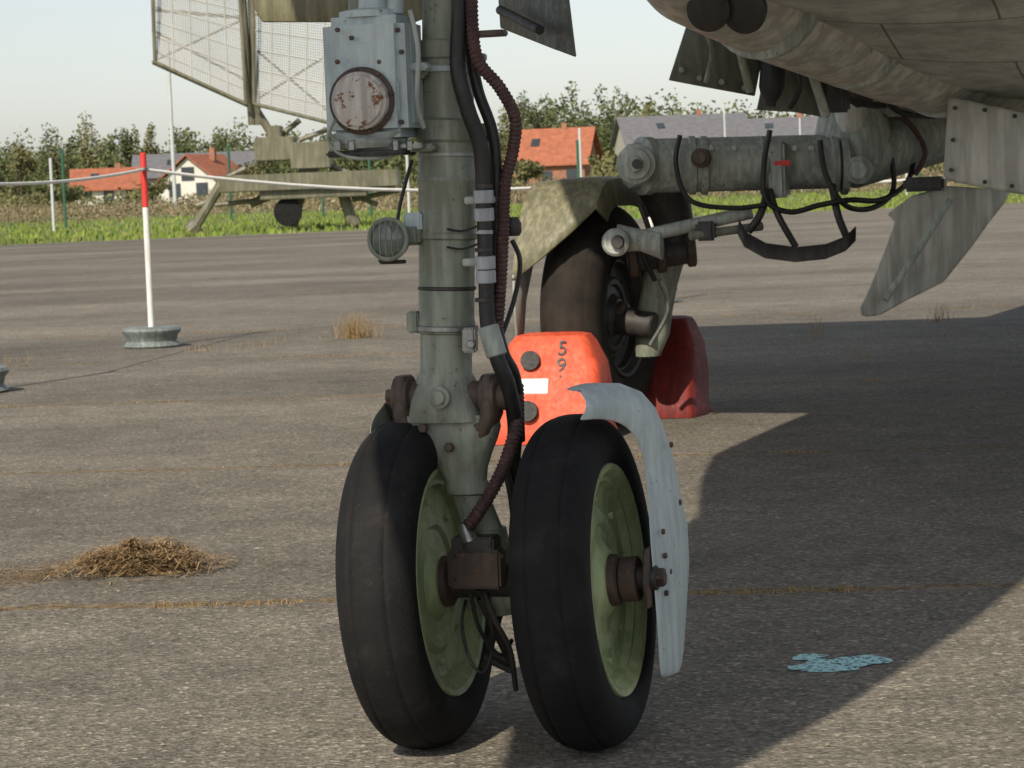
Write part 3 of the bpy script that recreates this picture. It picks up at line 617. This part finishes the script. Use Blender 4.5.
# ------------------------------------------------------------------ AIRCRAFT
jet=empty("jet_aircraft")
O=Vector((-.05,4.15,0))
def AC(s,l,z): return O+A*s+B*l+Z*z
secs=[(-3.0,-.05,2.02,.02,.02),(-2.6,-.05,2.02,.16,.16),(-2.0,-.05,2.02,.28,.29),(-1.2,-.05,2.02,.40,.41),(-.4,-.03,2.03,.47,.5),(0.6,0,2.05,.54,.56),(1.4,.05,2.07,.76,.62),(2.0,.12,2.09,.92,.70),(2.8,.42,2.08,1.18,.78),(3.4,.66,2.06,1.38,.89),(4.0,.68,2.05,1.40,.95),(5.5,.6,2.06,1.45,.97),(8,.5,2.12,1.3,.9),(11,.3,2.2,.8,.7)]
loft("fuselage",[(AC(s,l,z),hx,hz,2.2) for s,l,z,hx,hz in secs],M_belly,jet,xa=B,ya=Z,seg=96,ang=60)
plate("nose_gear_door",[(248,-60,4.5),(430,-60,4.4),(430,16,4.4),(415,22,4.4),(262,22,4.5),(254,8,4.5)],.012,M_olive,jet)
plate("nose_gear_door",[(494,-60,4.6),(565,-60,4.25),(568,0,4.25),(575,57,4.25),(556,50,4.3),(500,28,4.6)],.012,M_door,jet,ext=A)
cyl("door_stay",P(500,10,4.5),P(540,30,4.3),.008,M_dark,jet)
prism("shadow_wing",[AC(4.2,1.2,2.45),AC(5.2,6.5,2.5),AC(7.9,6.5,2.5),AC(8.3,1.2,2.45)],Z*.12,M_belly,jet,bw=.01)  # out of view, added to cast the far ground shadow
prism("shadow_wing",[AC(2.75,-.4,2.45),AC(2.9,-1.35,2.45),AC(5.6,-1.95,2.45),AC(8.4,-2.6,2.5),AC(8.8,-.7,2.45)],Z*.12,M_belly,jet,bw=.01)  # unseen slab, outline shaped to give the ground shadow its left edge
prism("stabiliser",[AC(9.8,.7,2.4),AC(11.1,3.6,2.4),AC(11.9,3.6,2.4),AC(11.7,.6,2.4)],Z*.08,M_belly,jet,bw=.01)
# ------------------------------------------------------------------ MAIN GEAR
mg=empty("main_landing_gear"); MY=9.55
def D(px,py,dy=0): return P(px,py,MY+dy)
ym=math.radians(22); MX=Vector((math.cos(ym),-math.sin(ym),0)); MA=Vector((math.sin(ym),math.cos(ym),0))
mc=D(601,316,0.05); mc.z=.408
wheel(mc,.415,.225,.22,M_dark,mg,MX,M_rub2,(-.075,-.04,0,.04,.075))
vs=[];fs=[];NR=12
for i in range(NR):
    t_=i/(NR-1)
    row=[]
    for (off,st,dr) in [(-.165,16,-.10),(-.155,18,0),(-.06,26,.006),(.05,38,.006),(.125,48,0),(.135,52,-.10)]:
        a_=st+(118-st)*t_; rr=.50+.05*math.exp(-((a_-58)/16)**2)+dr; t=math.radians(a_)
        row.append(mc-MA*(rr*math.cos(t))+Z*(rr*math.sin(t))+MX*off)
    vs+=row
for i in range(NR-1):
    for k in range(5): fs.append((i*6+k,i*6+k+1,(i+1)*6+k+1,(i+1)*6+k))
o=mk("mudguard",vs,fs,M_olive,mg,ang=30); solid(o,.008)
prism("mudguard_skirt",[mc-MX*.158-MA*a+Z*z for a,z in [(.34,.30),(.475,.17),(.47,.0),(.455,-.10),(.40,-.06),(.36,.08),(.28,.2)]],MX*.008,M_leg2,mg)
cyl("main_leg",D(650,166,-.15),D(850,161,-.1),.098,M_leg2,mg,seg=40)
cyl("main_leg",D(848,161,-.1),D(945,128,.2),.105,M_leg2,mg,r2=.12,seg=40)
lathe("leg_end_cap",D(652,166,-.14),D(618,166,-.2)-D(652,166,-.14),[(0,.098),(.01,.105),(.045,.105),(.05,.095),(.06,.083),(.09,.078),(.105,.05),(.107,.001)],M_leg2,mg,seg=36)
lathe("leg_end_flange",D(637,164,-.25),-Vector((.2,1,0)),[(0,.070),(.03,.070),(.035,.056),(.05,.054),(.053,.03),(.07,.028),(.072,.001)],M_leg2,mg,seg=32)
lathe("leg_end_hole",D(637,164,-.325),-Vector((.2,1,0)),[(0,.018),(.003,.018)],M_dark,mg,seg=20)
for x in (690,702,762,832,842): 
    lathe("leg_ring",D(x-2,165.5,-.14),D(x+6,165.3,-.14)-D(x-2,165.5,-.14),[(0,.099),(.004,.106),(.024,.106),(.028,.099)],M_leg2 if x!=762 else M_leg,mg,seg=36)
lathe("leg_boss",D(702,158,-.26),-A,[(0,.035),(.03,.035),(.035,.025),(.04,.02)],M_rust,mg,seg=20)
lathe("leg_knuckle",D(860,170,-.22),-A,[(0,.05),(.03,.05),(.04,.035),(.05,.03),(.052,.002)],M_leg2,mg,seg=28)
cyl("support_strut",D(852,20,-.1),D(850,135,-.12),.075,M_belly2,mg,r2=.06); cyl("actuator",D(838,35,-.4),D(866,105,-.4),.04,M_leg2,mg)
lathe("actuator_end",D(852,72,-.45),D(866,105,-.4)-D(852,72,-.45),[(0,.05),(.03,.055),(.1,.05),(.12,.04)],M_dark,mg)
loft("support_fairing",[(D(858,70,0),.1,.08),(D(852,110,-.05),.12,.1),(D(853,135,-.08),.14,.1),(D(852,165,-.1),.11,.1)],M_leg2,mg,xa=Vector((1,0,0)),ya=Vector((0,1,0)))
loft("swing_housing",[(D(655,180,-.1),.09,.08),(D(668,205,-.05),.085,.08),(D(676,232,0),.07,.075),(D(676,250,0),.075,.07)],M_dark,mg,xa=Vector((1,0,0)),ya=Vector((0,1,0)))
cyl("knuckle_pin",D(625,262,-.05),D(695,250,-.05),.045,M_dark,mg)
for x,y in [(632,262),(660,257),(690,251)]: lathe("knuckle_boss",D(x-4,y,-.06),D(x+5,y-1,-.06)-D(x-4,y,-.06),[(0,.05),(.005,.06),(.03,.06),(.035,.05)],M_rust,mg,seg=24)
loft("lower_link",[(D(664,262,0),.075,.06),(D(660,285,.0),.065,.05),(D(655,310,.02),.066,.05),(D(652,335,.03),.065,.055),(D(648,356,.03),.045,.045)],M_leg,mg,xa=Vector((1,0,0)),ya=Vector((0,1,0)))
cyl("wheel_axle",D(610,320,.03),D(655,326,-.05),.05,M_dark,mg)
cyl("side_rod",D(612,243,-.25),D(752,212,-.25),.024,M_leg2,mg); cyl("side_rod",D(690,236,-.3),D(762,226,-.2),.016,M_leg,mg)
lathe("rod_eye",D(618,242,-.29),-A,[(0,.045),(.01,.05),(.04,.05),(.05,.04)],M_leg2,mg,seg=24); lathe("rod_eye",D(618,242,-.34),-A,[(0,.025),(.02,.022)],M_dark,mg,seg=16)
loft("rod_end",[(D(618,238,-.27),.05,.02),(D(640,240,-.27),.04,.03),(D(662,246,-.27),.05,.035)],M_leg2,mg,xa=Z,ya=A)
box("rod_fork",D(706,231,-.27),B,A,Z,.07,.06,.07,M_dark,mg,.01)
vs=[];fs=[]
tr=[(738,233),(745,246),(765,257),(795,261),(825,258),(845,250),(855,240)]
for x,y in tr: vs+=[D(x,y,-.35),D(x,y,.0),D(x+1,y-14,-.35),D(x+1,y-14,.0)]
for i in range(len(tr)-1):
    k=i*4; fs+=[(k,k+1,k+5,k+4),(k,k+4,k+6,k+2),(k+1,k+3,k+7,k+5)]
o=mk("cable_tray",vs,fs,M_dark,mg,ang=50); solid(o,.012)
tube("support_bar",[D(768,190,-.25),D(760,215,-.3),D(748,232,-.3)],.014,M_dark,mg,seg=10); tube("support_bar",[D(770,190,-.25),D(778,215,-.3),D(796,247,-.3)],.012,M_dark,mg,seg=10)
tube("support_bar",[D(832,185,-.25),D(838,215,-.3),D(848,240,-.3)],.014,M_dark,mg,seg=10)
tube("hydraulic_line",[D(770,130,-.3),D(764,165,-.3),D(766,200,-.3),D(790,212,-.3),D(820,205,-.3),D(850,200,-.3),D(880,200,-.2),D(905,185,-.1),D(915,160,0)],.010,M_hose,mg,seg=10)
tube("hydraulic_line",[D(680,135,-.3),D(676,165,-.3),D(690,200,-.3),D(730,208,-.3),D(765,205,-.3)],.009,M_hose,mg,seg=10)
tube("hydraulic_line",[D(820,140,-.3),D(826,175,-.3),D(845,205,-.3),D(872,208,-.2),D(893,190,-.1),D(890,150,-.1),D(880,115,0)],.010,M_hose,mg,seg=10)
tube("hydraulic_line",[D(880,115,-.1),D(905,120,-.1),D(925,150,-.05),D(915,175,-.05)],.010,M_cond,mg,seg=10)
tube("hydraulic_line",[D(640,205,-.2),D(650,235,-.2),D(644,255,-.2),D(655,280,-.15)],.010,M_hose,mg,seg=10)
tube("hydraulic_line",[D(660,280,-.15),D(668,310,-.12),D(650,345,-.1)],.008,M_steel,mg,seg=10)
for x in (712,735,795,812): bolt("leg_bolt",D(x,148,-.24),-A,.012,.015,M_leg2,mg)
box("stencil_plate",D(782,163,-.262),B,A,Z,.06,.006,.02,M_red,mg,.002)
box("bracket_band",D(779,170,-.2),B,A,Z,.06,.12,.2,M_leg2,mg,.01)
DP=[(886,214),(910,196),(944,186),(1008,190),(1000,205),(985,224),(968,248),(940,283),(905,300),(876,316),(861,317),(859,308),(870,285),(884,250),(894,222)]
prism("main_gear_door",[D(x,y,-.7+(x-860)*.002) for x,y in DP],Vector((.02,.03,0)),M_belly2,mg,bw=.006)
box("door_hinge",D(925,184,-.6),B,A,Z,.14,.1,.05,M_dark,mg,.01); tube("door_stiffener",[D(950,200,-.62),D(925,240,-.66),D(885,300,-.72)],.012,M_leg2,mg,seg=8)
# ------------------------------------------------------------------ CHOCKS
def chock(pos,yaw,mat,front,sw=1.):
    e=empty("wheel_chock"); R_=Matrix.Rotation(yaw,3,'Z'); X,Y=R_@Vector((1,0,0)),R_@Vector((0,1,0))
    def T(x,y,z): return pos+X*x+Y*y+Z*z
    loft("body",[(T(0,.10,.002),.215*sw,.155,7),(T(0,.10,.03),.215*sw,.155,7),(T(0,.10,.05),.205*sw,.15,7),(T(0,.12,.17),.202*sw,.135,7),(T(0,.15,.27),.185*sw,.11,6),(T(0,.165,.345),.145*sw,.09,6),(T(0,.17,.368),.128*sw,.075,5),(T(0,.175,.375),.10*sw,.045,3)],mat,e,xa=X,ya=Y,seg=64,ang=30)
    if front:
        N=(R_@Vector((0,-1,.22))).normalized()
        def face_y(z): 
            if z<.05: return -.055
            ks=[(.05,-.05),(.17,-.015),(.27,.04),(.335,.075)]
            for i in range(3):
                if ks[i][0]<=z<=ks[i+1][0]:
                    t=(z-ks[i][0])/(ks[i+1][0]-ks[i][0]); return ks[i][1]*(1-t)+ks[i+1][1]*t
            return .075
        for x,z,rx in [(-.05,.285,.034),(-.045,.115,.036)]:
            p=T(x,face_y(z)-.006,z)
            lathe("hand_hole",p,-N,[(-.02,rx),(.002,rx),(.004,rx-.006)],M_black,e,seg=28)
        box("label",T(-.03,face_y(.2)-.004,.2),X,Z+Y*.4,N,.10,.055,.006,M_white,e,.002)
        cu=bpy.data.curves.new("number",'FONT'); cu.body="5\n9\n1"; cu.size=.075; cu.space_line=.85; cu.align_x='CENTER'; cu.extrude=.001
        t=bpy.data.objects.new("number",cu); COL.objects.link(t); cu.materials.append(M_black)
        zz=(Z+Y*.42).normalized(); nn=X.cross(zz).normalized()
        mm=Matrix((X,zz,nn)).transposed().to_4x4(); mm.translation=T(.060,face_y(.315)-.014,.305); t.matrix_world=mm
        t.parent=e
    return e
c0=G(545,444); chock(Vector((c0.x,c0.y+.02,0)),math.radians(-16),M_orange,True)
c0=G(675,428); chock(Vector((c0.x-.05,c0.y+.45,0)),math.radians(-20),M_red_shade,False,.8)
# ------------------------------------------------------------------ BELLY DETAILS
def E(px,py,y=7.8): return P(px,py,y)
plate("belly_door",[(694,10,7.5),(690,15,7.5),(669,80,7.5),(700,86,7.5),(755,96,7.5),(762,60,7.5),(770,20,7.5),(740,0,7.5)],.02,M_door,jet)
plate("belly_door",[(770,50,7.7),(757,110,7.7),(795,112,7.7),(829,118,7.7),(832,75,7.7),(800,55,7.7)],.02,M_door,jet)
lathe("door_jack",E(774,52,7.45),E(770,106,7.45)-E(774,52,7.45),[(0,.03),(.01,.036),(.1,.036),(.12,.03),(.14,.018),(.155,.016)],M_black,jet,seg=20)
cyl("door_link",E(805,50,7.5),E(826,116,7.6),.014,M_leg2,jet); cyl("door_link",E(735,30,7.35),E(750,92,7.4),.012,M_leg,jet)
tube("door_cable",[E(790,50,7.4),E(800,85,7.4),E(790,108,7.45)],.008,M_hose,jet,seg=8)
tube("bay_pipe",[E(700,20,7.3),E(712,50,7.35),E(706,82,7.4)],.008,M_steel,jet,seg=8); tube("bay_pipe",[E(835,70,7.7),E(842,95,7.8),E(872,105,8.0),E(905,102,8.2)],.011,M_dark,jet,seg=8)
tube("bay_pipe",[E(880,92,7.9),E(900,112,8.0),E(935,116,8.2)],.010,M_hose,jet,seg=8)
box("bay_bracket",E(838,92,7.7),B,A,Z,.06,.08,.12,M_dark,jet,.008); box("bay_bracket",E(902,108,8.1),B,A,Z,.10,.08,.05,M_leg,jet,.008)
for x,y in [(682,70),(700,78),(722,82),(745,88),(750,50)]: bolt("door_bolt",E(x,y,7.49),-A,.010,.008,M_leg,jet)
loft("belly_fairing",[(E(640,-70,6.4),.10,.10),(E(700,-40,6.7),.17,.17),(E(790,-8,7.1),.2,.2),(E(900,36,7.7),.2,.2),(E(1010,70,8.3),.19,.19),(E(1060,82,8.6),.1,.1)],M_belly2,jet,xa=B,ya=Z,seg=56)
for (x,y,d) in [(760,-19,6.95),(850,15,7.4),(940,49,7.9)]:
    lathe("fairing_band",E(x,y,d),A+B*.5+Z*-.02,[(0,.201),(.004,.207),(.022,.207),(.026,.201)],M_leg2,jet,seg=48)
lathe("port_hole",E(712,6,6.6),Vector((-.3,-1,-.3)),[(0,.05),(.05,.055),(.055,.045)],M_dark,jet); lathe("port_hole",E(748,8,6.6),Vector((-.3,-1,-.3)),[(0,.05),(.05,.055),(.055,.045)],M_dark,jet)
pb=prism("pylon_block",[E(948,96,7.7),E(1060,120,7.7),E(1060,200,7.7),E(1005,192,7.7),E(943,180,7.7)],Vector((.1,.5,0)),M_belly2,jet,bw=.012)
for x,y in [(955,108),(953,140),(951,170),(985,182),(1012,186),(1015,116),(985,110)]: bolt("pylon_rivet",E(x,y,7.695),-A,.007,.006,M_dark,jet)
